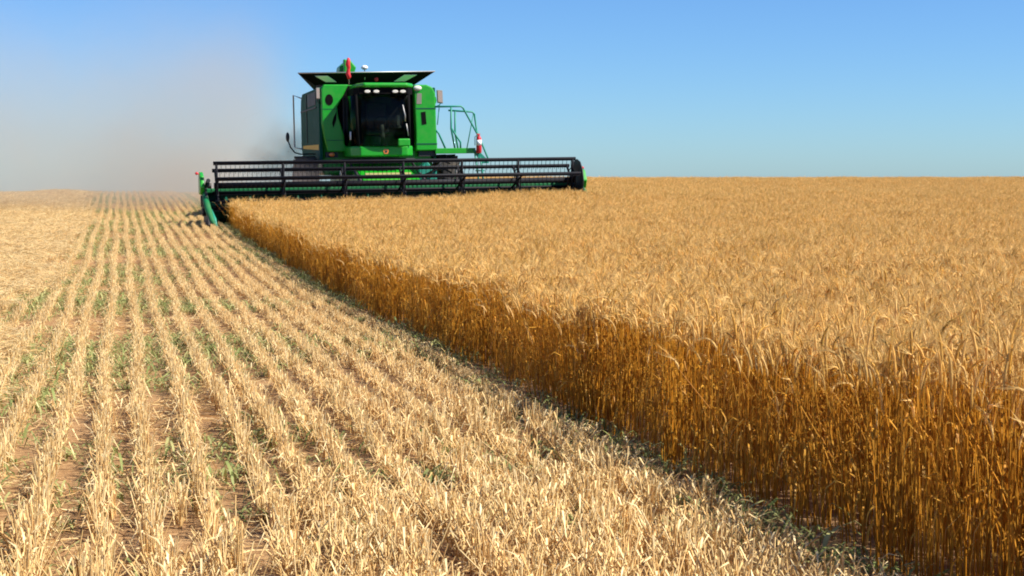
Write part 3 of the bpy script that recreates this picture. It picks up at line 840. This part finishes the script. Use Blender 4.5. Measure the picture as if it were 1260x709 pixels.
b = MB(); b.box(-.02, .02, .08, .12, .05, .40); b.build("bracket", M['steel'], fe)

# ------------------------------------------------------------------ dust blown away from the back of the machine
def dust():
    m = bpy.data.materials.new("dust"); m.use_nodes = True
    nt = m.node_tree; nt.nodes.clear(); N = nt.nodes.new; Lk = nt.links.new
    out = N("ShaderNodeOutputMaterial"); pv = N("ShaderNodeVolumePrincipled")
    pv.inputs["Color"].default_value = (.67, .60, .51, 1); pv.inputs["Anisotropy"].default_value = .1
    tc = N("ShaderNodeTexCoord"); sp = N("ShaderNodeSeparateXYZ"); Lk(tc.outputs["Generated"], sp.inputs[0])
    def mr(src, a, b_, c, d, smooth=True):
        q = N("ShaderNodeMapRange"); q.interpolation_type = 'SMOOTHSTEP' if smooth else 'LINEAR'
        for i, v in zip((1, 2, 3, 4), (a, b_, c, d)): q.inputs[i].default_value = v
        Lk(src, q.inputs[0]); return q.outputs[0]
    def mul(a, b_):
        q = N("ShaderNodeMath"); q.operation = 'MULTIPLY'
        Lk(a, q.inputs[0])
        if isinstance(b_, (int, float)): q.inputs[1].default_value = b_
        else: Lk(b_, q.inputs[1])
        return q.outputs[0]
    gx, gy, gz = sp.outputs
    nz = N("ShaderNodeTexNoise"); nz.inputs["Scale"].default_value = .30; nz.inputs["Detail"].default_value = 3
    Lk(tc.outputs["Object"], nz.inputs["Vector"])
    d = mul(mr(gz, .95, .0, 0, 1), mr(gx, 1.0, .86, 0, 1))
    d = mul(d, mr(gx, 0.0, .30, 0, 1)); d = mul(d, mr(gx, .2, .9, .5, 1.25, False))
    d = mul(d, mul(mr(gy, 0, .25, 0, 1), mr(gy, 1, .75, 0, 1)))
    d = mul(d, mr(nz.outputs["Fac"], .30, .72, .35, 1.5))
    Lk(mul(d, DUST), pv.inputs["Density"]); Lk(pv.outputs[0], out.inputs["Volume"])
    b = MB(); b.box(-17, 6.6, 38.5, 62, -.3, 8.6)
    o = b.build("dust_cloud", m); o["kind"] = "stuff"; o["label"] = "grey brown dust drifting left from the harvester"
DUST = .09
dust()

def dust_puff(loc, scale, colour, dens, label):
    m = bpy.data.materials.new("dark_dust"); m.use_nodes = True
    nt = m.node_tree; nt.nodes.clear(); N = nt.nodes.new; Lk = nt.links.new
    out = N("ShaderNodeOutputMaterial"); pv = N("ShaderNodeVolumePrincipled")
    pv.inputs["Color"].default_value = colour
    tc = N("ShaderNodeTexCoord")
    ln = N("ShaderNodeVectorMath"); ln.operation = 'DISTANCE'; ln.inputs[1].default_value = (.5, .5, .5)
    Lk(tc.outputs["Generated"], ln.inputs[0])
    fo = N("ShaderNodeMapRange"); fo.interpolation_type = 'SMOOTHSTEP'
    for i, v in zip((1, 2, 3, 4), (.48, .05, 0, 1)): fo.inputs[i].default_value = v
    Lk(ln.outputs["Value"], fo.inputs[0])
    nz = N("ShaderNodeTexNoise"); nz.inputs["Scale"].default_value = 1.1; nz.inputs["Detail"].default_value = 3
    Lk(tc.outputs["Object"], nz.inputs["Vector"])
    nr = N("ShaderNodeMapRange")
    for i, v in zip((1, 2, 3, 4), (.40, .70, .05, 1.0)): nr.inputs[i].default_value = v
    Lk(nz.outputs["Fac"], nr.inputs[0])
    mu = N("ShaderNodeMath"); mu.operation = 'MULTIPLY'; Lk(fo.outputs[0], mu.inputs[0]); Lk(nr.outputs[0], mu.inputs[1])
    m2 = N("ShaderNodeMath"); m2.operation = 'MULTIPLY'; Lk(mu.outputs[0], m2.inputs[0]); m2.inputs[1].default_value = dens
    Lk(m2.outputs[0], pv.inputs["Density"]); Lk(pv.outputs[0], out.inputs["Volume"])
    b = MB(); b.ball((0, 0, 0), 1.0, 1.7, 1.5, 1.25)
    o = b.build("dust_puff", m); o.location = loc; o.scale = scale; o["kind"] = "stuff"; o["label"] = label
dust_puff((4.6, 41.2, 1.85), (1.05, 1, 1.1), (.42, .29, .20, 1), 1.1, "darker brown puff of dust at the harvester's side")
dust_puff((4.1, 35.4, 1.0), (.75, .8, .7), (.55, .48, .43, 1), 1.3, "pale dust whirling round the harvester's wheel behind the reel")
